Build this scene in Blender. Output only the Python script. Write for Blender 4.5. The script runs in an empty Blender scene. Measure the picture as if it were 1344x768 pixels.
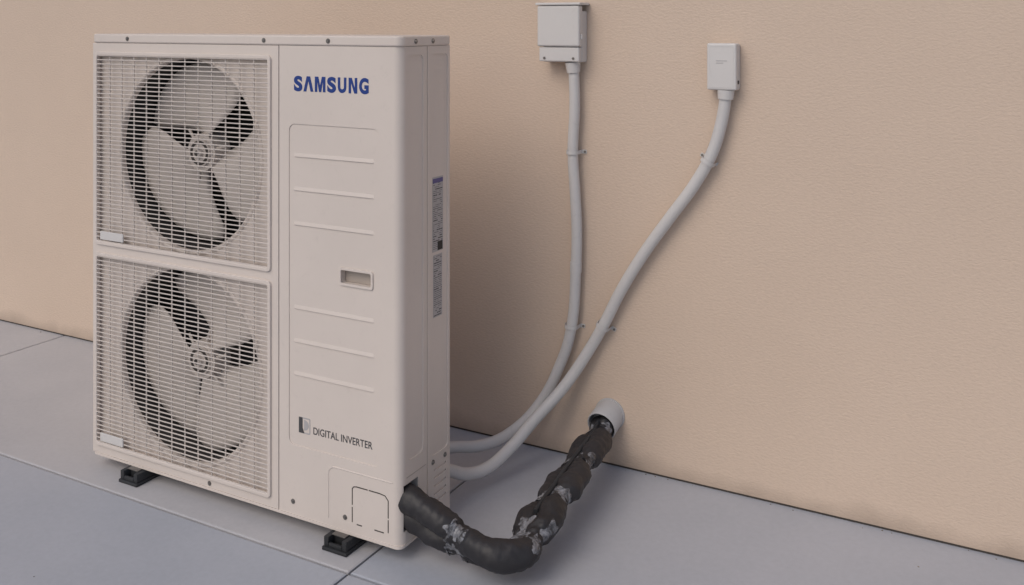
import bpy, bmesh, math, random
from mathutils import Vector, noise
random.seed(7)
S = bpy.context.scene
C = S.collection

# ---------------------------------------------------------------- materials
def nt(name):
    m = bpy.data.materials.new(name); m.use_nodes = True
    n = m.node_tree; b = n.nodes['Principled BSDF']
    return m, n, b
def N(n, t, **kw):
    x = n.nodes.new(t)
    for k, v in kw.items():
        if k in x.inputs: x.inputs[k].default_value = v
        else: setattr(x, k, v)
    return x
def coords(n, scale=(1, 1, 1)):
    tc = N(n, 'ShaderNodeTexCoord'); mp = N(n, 'ShaderNodeMapping')
    mp.inputs['Scale'].default_value = scale
    n.links.new(tc.outputs['Object'], mp.inputs['Vector'])
    return mp.outputs['Vector']
def paint(name, col, rough=.45, var=.06, bump=.02, bscale=300, metallic=0, dirt=0.0):
    m, n, b = nt(name)
    v = coords(n)
    n1 = N(n, 'ShaderNodeTexNoise', Scale=3.0, Detail=4.0, Roughness=.65)
    n.links.new(v, n1.inputs['Vector'])
    r = N(n, 'ShaderNodeValToRGB')
    r.color_ramp.elements[0].position = .3; r.color_ramp.elements[1].position = .7
    r.color_ramp.elements[0].color = (*[c * (1 - var) for c in col], 1)
    r.color_ramp.elements[1].color = (*[min(1, c * (1 + var)) for c in col], 1)
    n.links.new(n1.outputs['Fac'], r.inputs['Fac'])
    out = r.outputs['Color']
    if dirt > 0:
        n3 = N(n, 'ShaderNodeTexNoise', Scale=45.0, Detail=5.0, Roughness=.7)
        n.links.new(v, n3.inputs['Vector'])
        mr = N(n, 'ShaderNodeMapRange'); mr.inputs[1].default_value = .58; mr.inputs[2].default_value = .75
        mr.inputs[3].default_value = 0; mr.inputs[4].default_value = dirt
        n.links.new(n3.outputs['Fac'], mr.inputs[0])
        mx = N(n, 'ShaderNodeMixRGB'); mx.inputs[2].default_value = (*[c * .55 for c in col], 1)
        n.links.new(mr.outputs[0], mx.inputs[0]); n.links.new(out, mx.inputs[1]); out = mx.outputs[0]
    n.links.new(out, b.inputs['Base Color'])
    b.inputs['Roughness'].default_value = rough; b.inputs['Metallic'].default_value = metallic
    n2 = N(n, 'ShaderNodeTexNoise', Scale=float(bscale), Detail=1.0)
    n.links.new(v, n2.inputs['Vector'])
    bp = N(n, 'ShaderNodeBump', Strength=bump * 10 if bump < .1 else bump, Distance=.0005)
    n.links.new(n2.outputs['Fac'], bp.inputs['Height']); n.links.new(bp.outputs[0], b.inputs['Normal'])
    return m

M_body = paint('beige_enamel', (.68, .612, .562), .42, .03, .015, 500, dirt=.12)
M_wire = paint('grille_wire_enamel', (.61, .555, .515), .45, .04)
M_blade = paint('fan_blade_plastic', (.60, .545, .50), .5, .06, dirt=.3)
M_dark = paint('dark_interior', (.030, .028, .027), .7, .3)
M_dark2 = paint('lighter_interior', (.060, .055, .052), .75, .3, dirt=.4)  # lighter copy of the dark interior, used for the lower fan
M_seam = paint('seam_shadow_gap', (.06, .052, .047), .8, .1)
M_pvc = paint('grey_white_pvc', (.60, .59, .585), .42, .04, dirt=.25)
M_slv = paint('weathered_grey_pvc', (.50, .50, .51), .5, .06, dirt=.35)
M_box = paint('white_plastic', (.64, .625, .615), .4, .03, dirt=.12)
M_rub = paint('black_rubber', (.024, .026, .03), .6, .3, .05, 120)
M_foam = paint('foam_insulation', (.021, .020, .023), .52, .35, .08, 220, dirt=.5)
M_blue = paint('blue_print', (.012, .045, .23), .4, .05)
M_ink = paint('grey_print', (.06, .06, .065), .5, .05)
M_silver = paint('silver_print', (.42, .41, .42), .35, .05)
M_screw = paint('steel_screw', (.22, .21, .20), .4, .2, metallic=.7)
M_tan = paint('handle_tan', (.42, .37, .33), .6, .1)

def coil_mat(name, hi):
    m, n, b = nt(name)
    v = coords(n)
    w = N(n, 'ShaderNodeTexWave', Scale=75.0, Distortion=1.0, bands_direction='Z')
    n.links.new(v, w.inputs['Vector'])
    r = N(n, 'ShaderNodeValToRGB')
    r.color_ramp.elements[0].color = (.014, .013, .013, 1); r.color_ramp.elements[1].color = (hi, hi * .95, hi * .9, 1)
    n.links.new(w.outputs['Fac'], r.inputs['Fac']); n.links.new(r.outputs[0], b.inputs['Base Color'])
    b.inputs['Roughness'].default_value = .6
    return m
M_coil = coil_mat('coil_fins', .07)
M_coil2 = coil_mat('lighter_coil_fins', .16)  # same fins with a brighter stripe, for the lower fan

def film_mat():
    m, n, b = nt('wrapping_film')
    v = coords(n)
    a = N(n, 'ShaderNodeTexNoise', Scale=26.0, Detail=4.0, Roughness=.6, Distortion=2.0)
    n.links.new(v, a.inputs['Vector'])
    r = N(n, 'ShaderNodeValToRGB')
    e = r.color_ramp.elements
    e[0].position = .38; e[0].color = (.055, .055, .06, 1)
    e[1].position = .62; e[1].color = (.27, .28, .31, 1)
    n.links.new(a.outputs['Fac'], r.inputs['Fac']); n.links.new(r.outputs[0], b.inputs['Base Color'])
    b.inputs['Roughness'].default_value = .16
    a2 = N(n, 'ShaderNodeTexNoise', Scale=60.0, Detail=3.0, Roughness=.6, Distortion=1.5)
    n.links.new(v, a2.inputs['Vector'])
    bp = N(n, 'ShaderNodeBump', Strength=.8, Distance=.004)
    n.links.new(a2.outputs['Fac'], bp.inputs['Height']); n.links.new(bp.outputs[0], b.inputs['Normal'])
    return m
M_film = film_mat()

def wall_mat():
    m, n, b = nt('beige_stucco')
    v = coords(n)
    big = N(n, 'ShaderNodeTexNoise', Scale=.9, Detail=4.0, Roughness=.6)
    n.links.new(v, big.inputs['Vector'])
    r = N(n, 'ShaderNodeValToRGB')
    r.color_ramp.elements[0].position = .3; r.color_ramp.elements[1].position = .7
    r.color_ramp.elements[0].color = (.61, .488, .392, 1); r.color_ramp.elements[1].color = (.66, .532, .43, 1)
    n.links.new(big.outputs['Fac'], r.inputs['Fac'])
    fine = N(n, 'ShaderNodeTexNoise', Scale=1.0, Detail=3.0, Roughness=.6)
    v2 = coords(n, (90, 90, 180)); n.links.new(v2, fine.inputs['Vector'])
    mr = N(n, 'ShaderNodeMapRange'); mr.inputs[3].default_value = .92; mr.inputs[4].default_value = 1.08
    n.links.new(fine.outputs['Fac'], mr.inputs[0])
    mul = N(n, 'ShaderNodeMixRGB', blend_type='MULTIPLY'); mul.inputs[0].default_value = 1
    n.links.new(r.outputs[0], mul.inputs[1]); n.links.new(mr.outputs[0], mul.inputs[2])
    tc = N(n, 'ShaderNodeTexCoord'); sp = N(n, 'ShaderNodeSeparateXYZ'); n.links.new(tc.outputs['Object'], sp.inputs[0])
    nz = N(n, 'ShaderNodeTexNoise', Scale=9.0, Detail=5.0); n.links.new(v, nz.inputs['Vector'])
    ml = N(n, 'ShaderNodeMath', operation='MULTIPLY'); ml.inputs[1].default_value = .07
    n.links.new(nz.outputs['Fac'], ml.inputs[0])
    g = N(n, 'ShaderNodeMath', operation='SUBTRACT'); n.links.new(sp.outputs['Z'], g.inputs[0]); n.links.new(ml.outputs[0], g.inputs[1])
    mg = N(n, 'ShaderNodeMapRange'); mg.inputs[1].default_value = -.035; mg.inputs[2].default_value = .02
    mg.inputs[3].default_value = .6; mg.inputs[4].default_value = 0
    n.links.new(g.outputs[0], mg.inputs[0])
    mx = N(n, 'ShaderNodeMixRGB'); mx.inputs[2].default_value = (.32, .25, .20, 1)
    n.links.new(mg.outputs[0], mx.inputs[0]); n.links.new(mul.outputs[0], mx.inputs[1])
    n.links.new(mx.outputs[0], b.inputs['Base Color'])
    b.inputs['Roughness'].default_value = .85
    bp = N(n, 'ShaderNodeBump', Strength=.6, Distance=.0026)
    n.links.new(fine.outputs['Fac'], bp.inputs['Height']); n.links.new(bp.outputs[0], b.inputs['Normal'])
    return m
M_wall = wall_mat()

def floor_mat(name, c0, c1):
    m, n, b = nt(name)
    v = coords(n)
    a = N(n, 'ShaderNodeTexNoise', Scale=1.6, Detail=6.0, Roughness=.62); n.links.new(v, a.inputs['Vector'])
    r = N(n, 'ShaderNodeValToRGB')
    r.color_ramp.elements[0].position = .32; r.color_ramp.elements[1].position = .68
    r.color_ramp.elements[0].color = (*c0, 1); r.color_ramp.elements[1].color = (*c1, 1)
    n.links.new(a.outputs['Fac'], r.inputs['Fac'])
    s = N(n, 'ShaderNodeTexNoise', Scale=60.0, Detail=4.0, Roughness=.7); n.links.new(v, s.inputs['Vector'])
    mr = N(n, 'ShaderNodeMapRange'); mr.inputs[1].default_value = .2; mr.inputs[2].default_value = .8
    mr.inputs[3].default_value = .94; mr.inputs[4].default_value = 1.06
    n.links.new(s.outputs['Fac'], mr.inputs[0])
    mul = N(n, 'ShaderNodeMixRGB', blend_type='MULTIPLY'); mul.inputs[0].default_value = 1
    n.links.new(r.outputs[0], mul.inputs[1]); n.links.new(mr.outputs[0], mul.inputs[2])
    n.links.new(mul.outputs[0], b.inputs['Base Color'])
    b.inputs['Roughness'].default_value = .6
    bp = N(n, 'ShaderNodeBump', Strength=.2, Distance=.0012)
    n.links.new(s.outputs['Fac'], bp.inputs['Height']); n.links.new(bp.outputs[0], b.inputs['Normal'])
    return m
M_floor = floor_mat('painted_concrete', (.40, .425, .475), (.45, .47, .52))
M_floor2 = floor_mat('dusty_concrete', (.455, .455, .475), (.52, .515, .53))

# ---------------------------------------------------------------- helpers
def empty(name):
    e = bpy.data.objects.new(name, None); C.objects.link(e); e.empty_display_size = .1; return e
def obj(name, bm, mat, parent=None, ang=35):
    bmesh.ops.recalc_face_normals(bm, faces=bm.faces[:])
    me = bpy.data.meshes.new(name); bm.to_mesh(me); bm.free()
    for p in me.polygons: p.use_smooth = True
    me.set_sharp_from_angle(angle=math.radians(ang))
    for mm in (mat if isinstance(mat, (list, tuple)) else [mat]): me.materials.append(mm)
    o = bpy.data.objects.new(name, me); C.objects.link(o)
    if parent: o.parent = parent
    return o
def box_bm(bm, x0, x1, y0, y1, z0, z1, bev=0, seg=2):
    vs = [bm.verts.new((x, y, z)) for x in (x0, x1) for y in (y0, y1) for z in (z0, z1)]
    fs = [(0, 1, 3, 2), (4, 6, 7, 5), (0, 4, 5, 1), (2, 3, 7, 6), (0, 2, 6, 4), (1, 5, 7, 3)]
    ff = [bm.faces.new([vs[i] for i in f]) for f in fs]
    if bev:
        es = list({e for f in ff for e in f.edges})
        bmesh.ops.bevel(bm, geom=es, offset=bev, segments=seg, affect='EDGES', profile=.5)
def wn(o):
    md = o.modifiers.new('wn', 'WEIGHTED_NORMAL'); md.keep_sharp = True; md.weight = 100
def box(name, x0, x1, y0, y1, z0, z1, mat, parent=None, bev=0, seg=2):
    bm = bmesh.new(); box_bm(bm, x0, x1, y0, y1, z0, z1, bev, seg); o = obj(name, bm, mat, parent, 50)
    if bev: wn(o)
    return o
def rrect(a0, a1, b0, b1, r, n=6):
    pts = []
    for cx, cy, s in ((a1 - r, b1 - r, 0), (a0 + r, b1 - r, 90), (a0 + r, b0 + r, 180), (a1 - r, b0 + r, 270)):
        for i in range(n + 1):
            t = math.radians(s + 90 * i / n); pts.append((cx + r * math.cos(t), cy + r * math.sin(t)))
    return pts
def mapax(ax, a, b, c):
    return {'y': (a, c, b), 'x': (c, a, b), 'z': (a, b, c)}[ax]
def prism_bm(bm, pts, ax, c0, c1):
    v0 = [bm.verts.new(mapax(ax, a, b, c0)) for a, b in pts]; v1 = [bm.verts.new(mapax(ax, a, b, c1)) for a, b in pts]
    n = len(pts); bm.faces.new(v0); bm.faces.new(v1[::-1])
    for i in range(n): bm.faces.new((v0[i], v1[i], v1[(i + 1) % n], v0[(i + 1) % n]))
def ring_bm(bm, po, pi, ax, c0, c1):
    n = len(po)
    L = [[bm.verts.new(mapax(ax, a, b, c)) for a, b in P] for P, c in ((po, c0), (po, c1), (pi, c1), (pi, c0))]
    for k in range(4):
        A, B = L[k], L[(k + 1) % 4]
        for i in range(n):
            j = (i + 1) % n; bm.faces.new((A[i], A[j], B[j], B[i]))
def cyl_bm(bm, p0, p1, r0, r1=None, n=12, cap=True):
    r1 = r0 if r1 is None else r1
    p0, p1 = Vector(p0), Vector(p1); T = (p1 - p0).normalized()
    U = T.orthogonal().normalized(); V = T.cross(U)
    A = [bm.verts.new(p0 + (U * math.cos(2 * math.pi * i / n) + V * math.sin(2 * math.pi * i / n)) * r0) for i in range(n)]
    B = [bm.verts.new(p1 + (U * math.cos(2 * math.pi * i / n) + V * math.sin(2 * math.pi * i / n)) * r1) for i in range(n)]
    for i in range(n):
        j = (i + 1) % n; bm.faces.new((A[i], A[j], B[j], B[i]))
    if cap: bm.faces.new(A[::-1]); bm.faces.new(B)
def boolean(o, bm):
    me = bpy.data.meshes.new('cut'); bmesh.ops.recalc_face_normals(bm, faces=bm.faces[:]); bm.to_mesh(me); bm.free()
    c = bpy.data.objects.new('cut', me); C.objects.link(c)
    md = o.modifiers.new('b', 'BOOLEAN'); md.operation = 'DIFFERENCE'; md.object = c; md.solver = 'EXACT'
    dg = bpy.context.evaluated_depsgraph_get(); dg.update()
    nm = bpy.data.meshes.new_from_object(o.evaluated_get(dg)); o.modifiers.clear(); o.data = nm
    bpy.data.objects.remove(c)
def soften(o, w=.0012, seg=2):
    md = o.modifiers.new('bev', 'BEVEL'); md.width = w; md.segments = seg; md.limit_method = 'ANGLE'; md.angle_limit = math.radians(40)
    md.use_clamp_overlap = True
    dg = bpy.context.evaluated_depsgraph_get(); dg.update()
    nm = bpy.data.meshes.new_from_object(o.evaluated_get(dg)); o.modifiers.clear(); o.data = nm
    for p in nm.polygons: p.use_smooth = True
    nm.set_sharp_from_angle(angle=math.radians(50))
    wn(o)
def tube_curve(name, pts, r, mat, parent):
    cu = bpy.data.curves.new(name, 'CURVE'); cu.dimensions = '3D'; cu.bevel_depth = r; cu.bevel_resolution = 6
    cu.resolution_u = 14; cu.use_fill_caps = True
    sp = cu.splines.new('BEZIER'); sp.bezier_points.add(len(pts) - 1)
    for b, p in zip(sp.bezier_points, pts):
        b.co = p; b.handle_left_type = b.handle_right_type = 'AUTO'
    cu.materials.append(mat)
    o = bpy.data.objects.new(name, cu); C.objects.link(o); o.parent = parent
    dg = bpy.context.evaluated_depsgraph_get(); dg.update()
    me = bpy.data.meshes.new_from_object(o.evaluated_get(dg))
    bpy.data.objects.remove(o)
    for p in me.polygons: p.use_smooth = True
    o = bpy.data.objects.new(name, me); C.objects.link(o); o.parent = parent
    return o
def text(name, s, x0, x1, z0, h, y, mat, parent, off=0.0):
    cu = bpy.data.curves.new(name, 'FONT'); cu.body = s; cu.size = 1; cu.extrude = .01; cu.offset = off
    o = bpy.data.objects.new(name, cu); C.objects.link(o)
    dg = bpy.context.evaluated_depsgraph_get(); dg.update()
    me = bpy.data.meshes.new_from_object(o.evaluated_get(dg)); bpy.data.objects.remove(o)
    xs = [v.co.x for v in me.vertices]; ys = [v.co.y for v in me.vertices]
    ax, bx, ay, by = min(xs), max(xs), min(ys), max(ys)
    for v in me.vertices:
        X = x0 + (v.co.x - ax) / (bx - ax) * (x1 - x0); Z = z0 + (v.co.y - ay) / (by - ay) * h
        v.co = (X, y - (0.0006 if v.co.z > 0 else 0), Z)
    me.materials.clear(); me.materials.append(mat)
    o = bpy.data.objects.new(name, me); C.objects.link(o); o.parent = parent
    return o

# ---------------------------------------------------------------- ground
bm = bmesh.new()
base = [bm.verts.new(p) for p in ((-60, -60, -.007), (60, -60, -.007), (60, 60, -.007), (-60, 60, -.007))]
f = bm.faces.new(base); f.material_index = 2
xs = [-.09 + 2.1 * k for k in range(-7, 8)]
ys = [-.80 - 2.1 * k for k in range(7, 0, -1)] + [-.80, .0]
g = .0032
for i in range(len(xs) - 1):
    for j in range(len(ys) - 1):
        x0, x1, y0, y1 = xs[i] + g, xs[i + 1] - g, ys[j] + g, ys[j + 1] - (g if ys[j + 1] < 0 else -.010)
        q = .004
        lo = [bm.verts.new(p) for p in ((x0, y0, -.0069), (x1, y0, -.0069), (x1, y1, -.0069), (x0, y1, -.0069))]
        mi = [bm.verts.new(p) for p in ((x0, y0, -.002), (x1, y0, -.002), (x1, y1, -.002), (x0, y1, -.002))]
        hi = [bm.verts.new(p) for p in ((x0 + q, y0 + q, 0), (x1 - q, y0 + q, 0), (x1 - q, y1 - q, 0), (x0 + q, y1 - q, 0))]
        fs = [bm.faces.new(hi)]
        for k in range(4):
            l = (k + 1) % 4
            fs.append(bm.faces.new((lo[k], lo[l], mi[l], mi[k]))); fs.append(bm.faces.new((mi[k], mi[l], hi[l], hi[k])))
        for k_, ff in enumerate(fs):
            ff.material_index = 1 if (ys[j] > -.9 and xs[i] < -.2) else 0
M_joint = paint('joint_dirt', (.12, .115, .115), .9, .3)
ground = obj('ground', bm, [M_floor, M_floor2, M_joint], ang=20)

bm = bmesh.new()
for k in range(110):
    if k < 80: x, y = random.uniform(-3.4, 2.6), -abs(random.gauss(.0, .008)) - .002
    else: x, y = random.uniform(-3.2, 1.2), random.uniform(-1.3, -.02)
    r = random.uniform(.0008, .0022)
    m4 = bmesh.ops.create_icosphere(bm, subdivisions=1, radius=r)
    for v in m4['verts']:
        v.co = Vector((v.co.x * random.uniform(.7, 1.6) + x, v.co.y * random.uniform(.7, 1.4) + y, v.co.z * .6 + r * .4))
obj('grit', bm, paint('grit', (.22, .19, .16), .9, .4))

# ---------------------------------------------------------------- wall
W = empty('building_wall')
bm = bmesh.new()
box_bm(bm, -9, 9, 0, .22, .007, 4.2)
obj('stucco_face', bm, M_wall, W)
box('dark_base_gap', -9, 9, .004, .2, -.006, .0068, M_seam, W)

# ---------------------------------------------------------------- condenser unit
U = empty('air_conditioner_outdoor_unit')
YF, YB = -.718, -.497
def arc(cx, cy, r, a0, a1, n=8):
    return [(cx + r * math.cos(math.radians(a0 + (a1 - a0) * i / n)), cy + r * math.sin(math.radians(a0 + (a1 - a0) * i / n))) for i in range(n + 1)]
prof = [(-.376, YB), (-.376, YF)] + arc(-.022, YF + .022, .022, -90, 0) + arc(-.006, YB - .006, .006, 0, 90, 4)
bm = bmesh.new(); prism_bm(bm, prof, 'z', .042, 1.2255)
body = obj('service_panel', bm, M_body, U)
bm = bmesh.new(); prism_bm(bm, rrect(-.344, -.062, .218, 1.028, .018), 'y', -.75, YF + .0022)
boolean(body, bm)
bm = bmesh.new(); prism_bm(bm, rrect(-.179, -.086, .645, .679, .005), 'y', -.75, YF + .022); boolean(body, bm)
bm = bmesh.new(); prism_bm(bm, rrect(-.690, -.622, .235, 1.205, .014), 'x', -.0028, .05); boolean(body, bm)
bm = bmesh.new(); prism_bm(bm, rrect(-.588, -.510, .205, 1.205, .014), 'x', -.0028, .05); boolean(body, bm)
bm = bmesh.new(); box_bm(bm, -.0035, .05, -.6065, -.6035, .0, 1.3); boolean(body, bm)
bm = bmesh.new(); box_bm(bm, -.1, .05, -.704, -.645, .072, .182); boolean(body, bm)
for z in (.085, .105, .125, .145, .165):
    bm = bmesh.new(); prism_bm(bm, rrect(-.575, -.52, z, z + .006, .002, 3), 'x', -.003, .05); boolean(body, bm)
soften(body, .0009)
bm = bmesh.new(); box_bm(bm, -.0005, .0006, -.694, -.612, .197, .1985); obj('side_cover_joint', bm, M_tan, U)
box('pipe_opening_shade_fill', -.099, -.03, -.7035, -.6455, .0725, .1815, M_dark, U)  # dark block added in the pocket, standing in for the shade inside
bm = bmesh.new(); ring_bm(bm, rrect(-.184, -.081, .640, .684, .007), rrect(-.178, -.087, .646, .678, .004), 'y', YF + .0027, YF - .0015)
soften(obj('handle_frame', bm, M_body, U), .0006)
box('handle_grip_back', -.178, -.087, YF + .018, YF + .0219, .646, .678, M_tan, U)
for i, z in enumerate((.945, .860, .773, .562, .478, .395)):
    x0, x1 = -.330, -.078
    bm = bmesh.new(); y = YF + .0022
    A = [(x0, y, z), (x0 + .006, y - .0030, z + .001), (x1 - .006, y - .0030, z + .001), (x1, y, z), (x1 - .003, y, z + .010), (x0 + .003, y, z + .010)]
    B = [(p[0], y + .001, p[2]) for p in A]
    va = [bm.verts.new(p) for p in A]; vb = [bm.verts.new(p) for p in B]
    bm.faces.new((va[0], va[1], va[5])); bm.faces.new((va[1], va[2], va[4], va[5])); bm.faces.new((va[2], va[3], va[4]))
    bm.faces.new((va[0], va[3], va[2], va[1])); bm.faces.new(vb[::-1])
    for k in (3, 4, 5):
        l = (k + 1) % 6; bm.faces.new((va[k], vb[k], vb[l], va[l]))
    bm.faces.new((va[0], va[3], vb[3], vb[0]))
    obj('rib_%d' % (i + 1), bm, M_body, U, 60)
pts = [(-.217, .062), (-.217, .165)] + [(-.197 + .020 * math.cos(math.radians(a)), .170 + .020 * math.sin(math.radians(a))) for a in (180, 157, 135, 112, 90)] + [(-.024, .190)]
bm = bmesh.new()
for (a, b), (c, d) in zip(pts, pts[1:]): cyl_bm(bm, (a, YF + .0006, b), (c, YF + .0006, d), .0022, n=8)
obj('valve_cover_ridge', bm, M_body, U)
bm = bmesh.new()
def slot(a, b, c, d): box_bm(bm, min(a, c) - .0013, max(a, c) + .0013, YF - .0005, YF + .002, min(b, d) - .0013, max(b, d) + .0013)
for x0, x1 in ((-.130, -.098), (-.092, -.062)): slot(x0, .157, x1, .157)
for z0, z1 in ((.112, .150), (.070, .104)): slot(-.143, z0, -.143, z1)
for z0, z1 in ((.105, .145), (.070, .098)): slot(-.036, z0, -.036, z1)
for x0, x1 in ((-.128, -.115), (-.075, -.05)): slot(x0, .066, x1, .066)
for p, q in (((-.143, .150), (-.139, .155)), ((-.139, .155), (-.130, .157)), ((-.062, .157), (-.045, .155)), ((-.045, .155), (-.036, .145))):
    cyl_bm(bm, (p[0], YF, p[1]), (q[0], YF, q[1]), .0012, n=6)
obj('knockout_slots', bm, M_seam, U)

# fan section body
bm = bmesh.new(); box_bm(bm, -1.085, -.379, YF, YB, .042, 1.2255)
fanbox = obj('fan_casing', bm, M_body, U)
FX = -.717; FR = .266
FZ = (.923, .348)
GX0, GX1 = -1.072, -.402
GZ = ((.645, 1.200), (.066, .622))
for z0, z1 in GZ:
    bm = bmesh.new(); prism_bm(bm, rrect(GX0 + .002, GX1 - .002, z0 + .002, z1 - .002, .008), 'y', -.76, YF + .014); boolean(fanbox, bm)
for z in FZ:
    bm = bmesh.new(); cyl_bm(bm, (FX, -.76, z), (FX, -.515, z), FR, n=96); boolean(fanbox, bm)
soften(fanbox, .0018, 3)
box('panel_joint', -.3795, -.3755, YF + .004, YB - .01, .05, 1.22, M_seam, U)
BL = (((98, 112), (212, 112), (338, 82)), ((68, 100), (190, 108), (306, 104)))
for k, z in enumerate(FZ):
    a = '_upper' if k == 0 else '_lower'
    bm = bmesh.new(); n = 96; L = []
    for r, y in ((FR + .008, -.7045), (FR + .003, -.7085), (FR - .002, -.7075), (FR - .005, -.702), (FR - .0055, -.692)):
        L.append([bm.verts.new((FX + r * math.cos(2 * math.pi * i / n), y, z + r * math.sin(2 * math.pi * i / n))) for i in range(n)])
    for A, B in zip(L, L[1:]):
        for i in range(n): bm.faces.new((A[i], A[(i + 1) % n], B[(i + 1) % n], B[i]))
    obj('bell_mouth' + a, bm, M_body, U, 60)
    bm = bmesh.new(); n = 96
    A = [bm.verts.new((FX + (FR - .003) * math.cos(2 * math.pi * i / n), -.692, z + (FR - .003) * math.sin(2 * math.pi * i / n))) for i in range(n)]
    B = [bm.verts.new((v.co.x, -.517, v.co.z)) for v in A]
    for i in range(n): bm.faces.new((A[i], A[(i + 1) % n], B[(i + 1) % n], B[i]))
    obj('shroud' + a, bm, (M_dark, M_dark2)[k], U)
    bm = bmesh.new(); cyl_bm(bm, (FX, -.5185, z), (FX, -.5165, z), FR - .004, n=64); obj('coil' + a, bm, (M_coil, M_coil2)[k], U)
    bm = bmesh.new(); YP = -.638
    for b0, sp_ in BL[k]:
        NR, NA = 12, 14; G = []
        for i in range(NR + 1):
            s = i / NR; r = .045 + s * .203
            span = sp_ * (.62 + .42 * math.sin(min(1, s * 1.2) * math.pi / 2)) - (0 if s < .85 else (s - .85) * 80)
            swp = 14 * s ** 1.6
            row = []
            for j in range(NA + 1):
                t = j / NA
                th = math.radians(b0 + swp + (t - .5) * span)
                y = YP + (t - .5) * .05 * (1 - .3 * s) + .010 * (2 * t - 1) ** 2
                row.append(bm.verts.new((FX + r * math.cos(th), y, z + r * math.sin(th))))
            G.append(row)
        for i in range(NR):
            for j in range(NA): bm.faces.new((G[i][j], G[i + 1][j], G[i + 1][j + 1], G[i][j + 1]))
    ob = obj('fan_blades' + a, bm, M_blade, U, 80)
    md = ob.modifiers.new('s', 'SOLIDIFY'); md.thickness = .003
    bm = bmesh.new()
    cyl_bm(bm, (FX, -.60, z), (FX, -.655, z), .056, .052, 40); cyl_bm(bm, (FX, -.6551, z), (FX, -.662, z), .040, .038, 40)
    cyl_bm(bm, (FX, -.6621, z), (FX, -.670, z), .016, .013, 24)
    for q in range(6):
        t = math.radians(q * 60 + 15); cyl_bm(bm, (FX + .046 * math.cos(t), -.648, z + .046 * math.sin(t)), (FX + .085 * math.cos(t), -.642, z + .085 * math.sin(t)), .004, n=6)
    obj('fan_hub' + a, bm, M_blade, U)
    bm = bmesh.new(); cyl_bm(bm, (FX, -.6701, z), (FX, -.674, z), .008, n=6)
    ring_bm(bm, arc(FX, z, .034, 0, 345, 23), arc(FX, z, .026, 0, 345, 23), 'y', -.6622, -.6635)
    obj('hub_nut' + a, bm, M_seam, U)
    z0, z1 = GZ[k]
    bm = bmesh.new()
    ring_bm(bm, rrect(GX0, GX1, z0, z1, .012), rrect(GX0 + .010, GX1 - .010, z0 + .010, z1 - .010, .007), 'y', YF + .006, YF - .006)
    fr = obj('grille_frame' + a, bm, M_body, U); soften(fr, .002, 3)
    bm = bmesh.new()
    cnt = 44; pz = (z1 - z0 - .022) / cnt
    for i in range(cnt + 1):
        zz = z0 + .011 + i * pz
        cyl_bm(bm, (GX0 + .006, YF - .0035, zz), (GX1 - .006, YF - .0035, zz), .00175, n=6, cap=False)
    cv = 13; px = (GX1 - GX0 - .02) / cv
    for i in range(1, cv):
        xx = GX0 + .01 + i * px
        cyl_bm(bm, (xx, YF + .0003, z0 + .006), (xx, YF + .0003, z1 - .006), .002, n=6, cap=False)
    obj('grille_wires' + a, bm, M_wire, U)
    box('grille_badge' + a, -1.045, -.950, YF - .0075, YF - .003, z0 + .016, z0 + .040, M_box, U, .0015)
# lid
pl = rrect(-1.0885, .0035, YF - .0035, YB + .0035, .02, 8)
bm = bmesh.new(); prism_bm(bm, pl, 'z', 1.226, 1.2515)
lid = obj('lid', bm, M_body, U); soften(lid, .005, 4)
bm = bmesh.new(); prism_bm(bm, rrect(-1.083, -.002, YF + .002, YB - .002, .018, 8), 'z', 1.2252, 1.2262); obj('lid_joint', bm, M_seam, U)
bm = bmesh.new(); prism_bm(bm, rrect(-1.0865, .0015, YF - .0015, YB + .0015, .018, 8), 'z', .036, .0425)
obj('base_pan', bm, M_body, U)
bm = bmesh.new()
def screw(x, y, z, ax):
    d = {'y': Vector((0, -1, 0)), 'x': Vector((1, 0, 0))}[ax]
    p = Vector((x, y, z)); cyl_bm(bm, p, p + d * .0012, .0062, n=16); cyl_bm(bm, p + d * .0012, p + d * .0035, .0045, .0035, 8)
for x in (-.935, -.425, -.215): screw(x, YF - .0035, 1.238, 'y')
for y in (-.66, -.585): screw(.0035, y, 1.238, 'x')
screw(-.33, YF, .075, 'y'); screw(-.165, YF, .075, 'y'); screw(0, -.58, .190, 'x'); screw(0, -.525, .188, 'x'); screw(-.62, YF, .054, 'y')
obj('screws', bm, M_screw, U)
ys_ = YF - .0001
X0, X1 = -.327, -.0935
for i, (ch, a, b) in enumerate((('S', 386, 397.5), ('A', 399, 412.5), ('M', 414.5, 428.5), ('S', 431, 442.5), ('U', 445, 456), ('N', 459, 470), ('G', 472.5, 484.5))):
    xa = X0 + (a - 386) / 98.5 * (X1 - X0); xb = X0 + (b - 386) / 98.5 * (X1 - X0); w_ = xb - xa; h = .038; zb = 1.111
    poly = {'A': ((0, 0), (.33, 1), (.67, 1), (1, 0), (.72, 0), (.5, .70), (.28, 0)),
            'M': ((0, 0), (0, 1), (.33, 1), (.5, .42), (.67, 1), (1, 1), (1, 0), (.77, 0), (.77, .72), (.6, 0), (.4, 0), (.23, .72), (.23, 0)),
            'N': ((0, 0), (0, 1), (.36, 1), (.72, .34), (.72, 1), (1, 1), (1, 0), (.66, 0), (.28, .68), (.28, 0))}.get(ch)
    if poly:
        bm = bmesh.new(); prism_bm(bm, [(xa + u * w_, zb + v * h) for u, v in poly], 'y', ys_ - .0006, ys_)
        obj('brand_letter_' + ch, bm, M_blue, U)
    else:
        text('brand_letter_' + ch, ch, xa, xb, zb - (.0006 if ch != 'U' else 0), h + (.0012 if ch != 'U' else 0), ys_, M_blue, U, .048)
yr = YF + .0021
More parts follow.
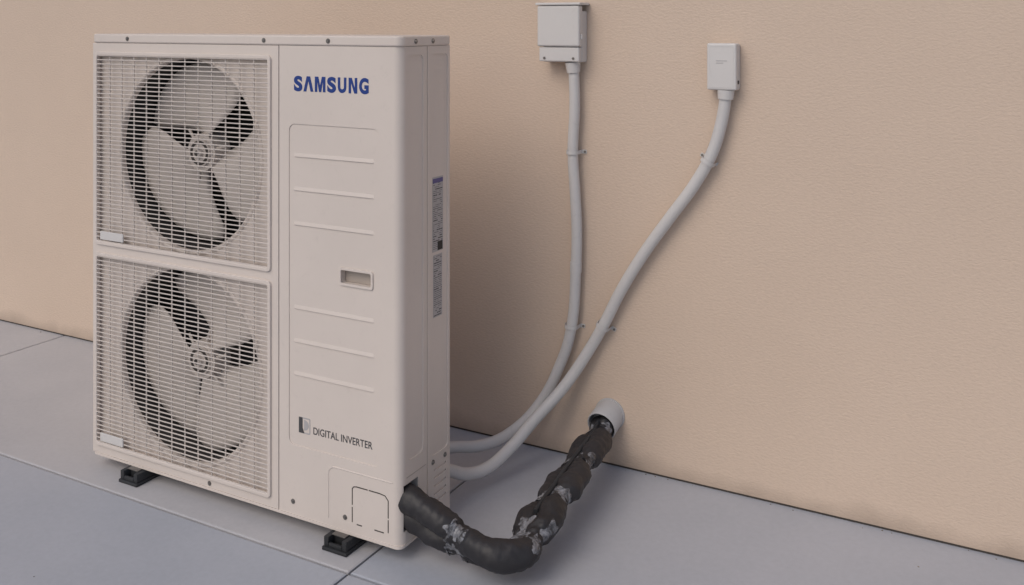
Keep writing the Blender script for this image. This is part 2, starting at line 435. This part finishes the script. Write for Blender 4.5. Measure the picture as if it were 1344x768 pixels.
text('inverter_lettering', 'DIGITAL INVERTER', -.266, -.084, .256, .018, yr, M_ink, U, .004)
bm = bmesh.new()
ring_bm(bm, rrect(-.313, -.276, .252, .292, .004, 4), rrect(-.310, -.279, .255, .289, .002, 4), 'y', yr + .0005, yr - .0004)
obj('badge_ring', bm, M_silver, U)
bm = bmesh.new()
prism_bm(bm, [(-.3125, .2525), (-.3125, .2915), (-.301, .2915), (-.301, .266), (-.295, .2525)], 'y', yr - .0009, yr)
obj('badge_dark', bm, M_ink, U)
bm = bmesh.new()
prism_bm(bm, [(-.296, .260)] + [(-.296 + .015 * math.cos(math.radians(t)), .273 + .013 * math.sin(math.radians(t))) for t in range(-90, 91, 15)], 'y', yr + .0003, yr - .0004)
obj('badge_letter', bm, M_silver, U)
def label(name, y0, y1, z0, z1, seed):
    rnd = random.Random(seed); x = -.0027
    box(name, x - .0005, x + .0004, y0, y1, z0, z1, M_silver, U)
    bm = bmesh.new(); z = z1 - .004
    while z > z0 + .004:
        h = rnd.choice((.0010, .0014, .0010, .0024))
        y = y0 + .003
        while y < y1 - .006:
            w = rnd.uniform(.003, .014); w = min(w, y1 - .003 - y)
            if rnd.random() < .75: box_bm(bm, x + .0002, x + .0007, y, y + w, z - h, z)
            y += w + .0015
        z -= h + .0036
    obj(name + '_print', bm, M_ink, U)
label('rating_label', -.578, -.530, .710, .897, 1)
label('wiring_label', -.575, -.534, .546, .702, 2)
box('label_header', -.0025, -.0017, -.577, -.531, .882, .893, paint('violet_print', (.10, .09, .25), .5), U)
box('label_emblem', -.0025, -.0017, -.555, -.533, .712, .734, M_dark, U)
for k, (x0, x1) in enumerate(((-.210, -.135), (-.935, -.862))):
    bm = bmesh.new()
    box_bm(bm, x0, x1, -.752, -.47, .0, .009, .002)
    box_bm(bm, x0 + .003, x0 + .017, -.748, -.475, .0091, .033, .002)
    box_bm(bm, x1 - .017, x1 - .003, -.748, -.475, .0091, .033, .002)
    box_bm(bm, x0 + .0175, x1 - .0175, -.726, -.475, .0092, .032, .002)
    box_bm(bm, x0 + .0175, x1 - .0175, -.748, -.741, .0092, .020, .002)
    obj('rubber_foot_%d' % (k + 1), bm, M_rub, U)
    bm = bmesh.new(); xc = (x0 + x1) / 2
    box_bm(bm, xc - .020, xc + .020, -.735, -.50, .0332, .0358, .0008)
    obj('foot_bracket_%d' % (k + 1), bm, M_screw, U)

# ---------------------------------------------------------------- switch boxes
B = empty('electrical_isolator_box')
box('back_box', .034, .160, -.040, -.0005, 1.168, 1.318, M_box, B, .005, 3)
box('hinged_cover', .028, .164, -.068, -.0405, 1.214, 1.334, M_box, B, .006, 3)
box('lower_cover', .032, .161, -.062, -.0405, 1.170, 1.2125, M_box, B, .004, 3)
box('top_flange', .024, .168, -.071, -.002, 1.3345, 1.342, M_box, B, .002, 2)
box('side_catch', .1642, .168, -.055, -.046, 1.235, 1.25, M_box, B, .001)
bm = bmesh.new()
for x in (.05, .143): cyl_bm(bm, (x, -.0622, 1.180), (x, -.0635, 1.180), .004, n=10)
obj('cover_screws', bm, M_screw, B)
bm = bmesh.new(); cyl_bm(bm, (.128, -.033, 1.1685), (.130, -.031, 1.138), .023, .019, 24); obj('conduit_gland', bm, M_box, B)
B2 = empty('electrical_junction_box')
box('back_plate', .536, .613, -.012, -.0005, 1.104, 1.226, M_box, B2, .003, 2)
box('cover', .534, .615, -.048, -.0125, 1.102, 1.228, M_box, B2, .005, 3)
bm = bmesh.new(); ring_bm(bm, rrect(.541, .608, 1.109, 1.221, .004), rrect(.543, .606, 1.111, 1.219, .003), 'y', -.0475, -.0487); obj('cover_rim', bm, M_box, B2)
for i, z in enumerate((1.180, 1.174)): box('printed_mark_%d' % i, .560, .590 - i * .01, -.0487, -.0479, z, z + .0018, M_silver, B2)
box('side_slot', .6148, .6156, -.035, -.022, 1.118, 1.128, M_seam, B2)
bm = bmesh.new(); cyl_bm(bm, (.582, -.030, 1.1018), (.581, -.030, 1.077), .023, .0205, 24); obj('conduit_gland', bm, M_box, B2)

# ---------------------------------------------------------------- conduits
c1 = [(.130, -.030, 1.150), (.133, -.030, 1.04), (.127, -.030, .904), (.134, -.030, .79), (.1395, -.030, .683), (.137, -.030, .571), (.120, -.030, .380), (.085, -.032, .2735), (.0326, -.060, .1617),
      (-.021, -.14, .0954), (-.0636, -.22, .0818), (-.1105, -.30, .0965), (-.155, -.40, .12), (-.19, -.51, .15)]
c2 = [(.582, -.030, 1.094), (.576, -.030, 1.046), (.566, -.030, .9986), (.5443, -.030, .931), (.4975, -.030, .8446), (.425, -.030, .7437), (.347, -.030, .6333), (.2777, -.030, .5189), (.2263, -.030, .418),
      (.176, -.034, .3287), (.1168, -.070, .2295), (.0588, -.15, .148), (.0235, -.23, .0911), (-.0047, -.30, .062), (-.0296, -.36, .0644), (-.045, -.43, .098), (-.06, -.51, .14)]
K1 = empty('electrical_conduit'); tube_curve('pipe', c1, .0158, M_pvc, K1)
K2 = empty('electrical_conduit'); tube_curve('pipe', c2, .0165, M_pvc, K2)
def clip(parent, p, T, r, side, nm='saddle_clip'):
    p = Vector(p); T = Vector(T).normalized(); n = Vector((0, -1, 0)); S_ = T.cross(n).normalized()
    bm = bmesh.new(); R = r + .0022; prof = []
    for i in range(13):
        t = math.pi * i / 12; prof.append(p + S_ * (R * math.cos(t)) + n * (R * math.sin(t)))
    yb = -.002
    a0 = Vector((prof[0].x, yb, prof[0].z)); a1 = Vector((prof[-1].x, yb, prof[-1].z))
    path = [a0 + S_ * (.014 if side > 0 else .003), a0] + prof + [a1, a1 - S_ * (.014 if side < 0 else .003)]
    hw = .0055; th = .0014
    rows = []
    for i, q in enumerate(path):
        A = path[max(0, i - 1)]; Bq = path[min(len(path) - 1, i + 1)]
        d = (Bq - A).normalized(); o = d.cross(T).normalized() * th
        if i <= 1 or i >= len(path) - 2: o = n * th
        elif o.dot(q - p) < 0: o = -o
        rows.append([bm.verts.new(q - T * hw), bm.verts.new(q + T * hw), bm.verts.new(q + T * hw + o), bm.verts.new(q - T * hw + o)])
    for A, Bq in zip(rows, rows[1:]):
        for k in range(4): bm.faces.new((A[k], A[(k + 1) % 4], Bq[(k + 1) % 4], Bq[k]))
    bm.faces.new(rows[0]); bm.faces.new(rows[-1][::-1])
    obj(nm, bm, M_pvc, parent)
    bm = bmesh.new(); q = (path[0] if side > 0 else path[-1]) - S_ * .005 * side
    cyl_bm(bm, q + n * .0017, q + n * .004, .0035, n=10); obj('clip_screw', bm, M_screw, parent)
clip(K1, (.127, -.030, .905), (0, 0, 1), .0158, 1); clip(K1, (.122, -.030, .395), (.09, 0, .99), .0158, 1)
clip(K2, (.532, -.030, .905), (.48, 0, .86), .0165, -1); clip(K2, (.222, -.030, .41), (.46, 0, .88), .0165, 1)
bm = bmesh.new(); cyl_bm(bm, (.1375, -.030, .585), (.1365, -.030, .555), .0172, n=24); obj('coupling', bm, M_pvc, K1)

# ---------------------------------------------------------------- wall sleeve
Wp = empty('wall_sleeve_pipe')
bm = bmesh.new(); n = 40; L = []
cx, cz = .232, .149
for r, y, dz in ((.046, -.0003, 0), (.0455, -.006, 0), (.0432, -.0062, 0), (.043, -.064, -.012), (.041, -.066, -.0125), (.0385, -.064, -.012), (.038, -.030, -.006)):
    L.append([bm.verts.new((cx + r * math.cos(2 * math.pi * i / n), y - (.014 * math.sin(2 * math.pi * i / n) if dz else 0), cz + dz + r * math.sin(2 * math.pi * i / n))) for i in range(n)])
for A, Bq in zip(L, L[1:]):
    for i in range(n): bm.faces.new((A[i], A[(i + 1) % n], Bq[(i + 1) % n], Bq[i]))
bm.faces.new(L[-1])
obj('sleeve', bm, M_slv, Wp, 50)

# ---------------------------------------------------------------- insulated refrigerant pipes
R = empty('insulated_refrigerant_pipes')
ctrl = [
    ((-.06, -.676, .124), (0, -.004, .022)),
    ((.00, -.677, .120), (0, -.006, .025)),
    ((.065, -.678, .100), (0, -.009, .026)),
    ((.120, -.676, .082), (0, -.012, .025)),
    ((.175, -.675, .070), (0, -.018, .021)),
    ((.235, -.672, .063), (.006, -.027, .016)),
    ((.272, -.640, .066), (.026, -.015, .014)),
    ((.276, -.580, .082), (.028, .000, .013)),
    ((.271, -.505, .096), (.027, 0, .013)),
    ((.265, -.425, .100), (.026, 0, .013)),
    ((.257, -.340, .106), (.026, 0, .013)),
    ((.250, -.250, .112), (.024, 0, .012)),
    ((.243, -.165, .114), (.022, 0, .010)),
    ((.236, -.100, .120), (.017, 0, .009)),
    ((.232, -.055, .134), (.013, 0, .008)),
    ((.232, -.036, .140), (.012, 0, .008))]
P = [Vector(a) for a, b in ctrl]; O = [Vector(b) for a, b in ctrl]
def cr(A, t):
    n = len(A) - 1; i = min(int(t * n), n - 1); u = t * n - i
    p0, p1, p2, p3 = A[max(i - 1, 0)], A[i], A[i + 1], A[min(i + 2, n)]
    return .5 * ((2 * p1) + (p2 - p0) * u + (2 * p0 - 5 * p1 + 4 * p2 - p3) * u * u + (3 * p1 - p0 - 3 * p2 + p3) * u ** 3)
tapes = [(.195, .255), (.405, .485), (.560, .592), (.705, .733), (.870, .90)]
def pinch(t):
    v = 0
    for a, b in tapes:
        c = (a + b) / 2; v = max(v, math.exp(-((t - c) / .026) ** 2))
    return v
def frame(t):
    c = cr(P, t); T = (cr(P, min(1, t + .012)) - cr(P, max(0, t - .012))).normalized()
    o = cr(O, t); o = o - T * o.dot(T)
    return c, T, o
def endtaper(t): return 1 - .22 * max(0, (t - .82) / .18)
def sweep_tube(name, sgn, r0, mat, ph=0):
    bm = bmesh.new(); NS, NC = 300, 28; rows = []
    for i in range(NS + 1):
        t = i / NS; c, T, o = frame(t); k = pinch(t)
        u = o.normalized(); v = T.cross(u)
        cc = c + o * sgn * (1 - .42 * k)
        r = r0 * endtaper(t) * (1.07 - .30 * k + .12 * noise.noise(Vector((t * 16 + ph, 0, ph))))
        row = []
        for j in range(NC):
            a = 2 * math.pi * j / NC
            dd = (u * math.cos(a) + v * math.sin(a)); q = cc + dd * r
            q += dd * (.0060 * noise.noise(q * 22 + Vector((ph, 0, 0))) + .0022 * noise.noise(q * 75 + Vector((0, ph, 0))) * (1 + 2 * k))
            row.append(bm.verts.new(q))
        rows.append(row)
    for A, Bq in zip(rows, rows[1:]):
        for j in range(NC): bm.faces.new((A[j], A[(j + 1) % NC], Bq[(j + 1) % NC], Bq[j]))
    bm.faces.new(rows[0][::-1]); bm.faces.new(rows[-1])
    return obj(name, bm, mat, R, 80)
sweep_tube('suction_pipe_insulation', 1, .0295, M_foam, 0)
sweep_tube('liquid_pipe_insulation', -1, .0285, M_foam, 5.3)
def tape(name, t0, t1):
    bm = bmesh.new(); NS, NC = max(14, int((t1 - t0) * 600)), 64; rows = []
    for i in range(NS + 1):
        t = t0 + (t1 - t0) * i / NS; c, T, o = frame(t); k = pinch(t); e_ = endtaper(t)
        u = o.normalized(); v = T.cross(u)
        ru = o.length * (1 - .42 * k) + .0300 * (1.06 - .26 * k) * e_; rv = .0298 * (1.05 - .22 * k) * e_
        row = []
        for j in range(NC):
            a = 2 * math.pi * j / NC
            d = u * math.cos(a) * ru + v * math.sin(a) * rv * (1 - .12 * abs(math.sin(a)) ** 6)
            q = c + d
            q += d.normalized() * (.0045 * noise.noise(q * 45) + .0034 * noise.noise(q * 110) + .0022)
            if min(i, NS - i) == 0: q += T * .018 * noise.noise(q * 60) * (1 if i else -1)
            row.append(bm.verts.new(q))
        rows.append(row)
    for A, Bq in zip(rows, rows[1:]):
        for j in range(NC): bm.faces.new((A[j], A[(j + 1) % NC], Bq[(j + 1) % NC], Bq[j]))
    obj(name, bm, M_film, R, 60)
for i, (a, b) in enumerate(tapes): tape('tape_wrap_%d' % (i + 1), a, b)
tube_curve('control_cable_return', [tuple(frame(t)[0] + Vector((-.004, -.004, .0285))) for t in (.50, .55, .60, .66, .72, .78, .84, .90)], .006, M_rub, R)

# ---------------------------------------------------------------- light
w = bpy.data.worlds.new('World'); S.world = w; w.use_nodes = True
n = w.node_tree; bg = n.nodes['Background']
sky = n.nodes.new('ShaderNodeTexSky'); sky.sky_type = 'NISHITA'; sky.sun_disc = False
el, rot = math.radians(44), math.radians(192)
sky.sun_elevation = el; sky.sun_rotation = rot; sky.air_density = 1.0; sky.dust_density = 3.0; sky.ozone_density = 1.0
n.links.new(sky.outputs[0], bg.inputs['Color']); bg.inputs['Strength'].default_value = .098
sl = bpy.data.lights.new('sun', 'SUN'); sl.energy = .8; sl.angle = math.radians(40); sl.color = (1, .93, .86)
so = bpy.data.objects.new('sun', sl); C.objects.link(so)
d = Vector((math.sin(rot) * math.cos(el), math.cos(rot) * math.cos(el), math.sin(el)))
so.rotation_euler = d.to_track_quat('Z', 'Y').to_euler(); so.location = d * 10

# ---------------------------------------------------------------- camera
cd = bpy.data.cameras.new('camera'); cam = bpy.data.objects.new('camera', cd); C.objects.link(cam)
cd.sensor_width = 36; cd.lens = 33.88; cd.shift_y = -353 / 1344; cd.clip_end = 300; cd.clip_start = .05
cam.location = (1.32, -2.59, 1.281); cam.rotation_euler = (math.radians(90), 0, math.radians(28.6))
S.camera = cam
S.view_settings.view_transform = 'Standard'; S.view_settings.look = 'None'; S.view_settings.exposure = 0
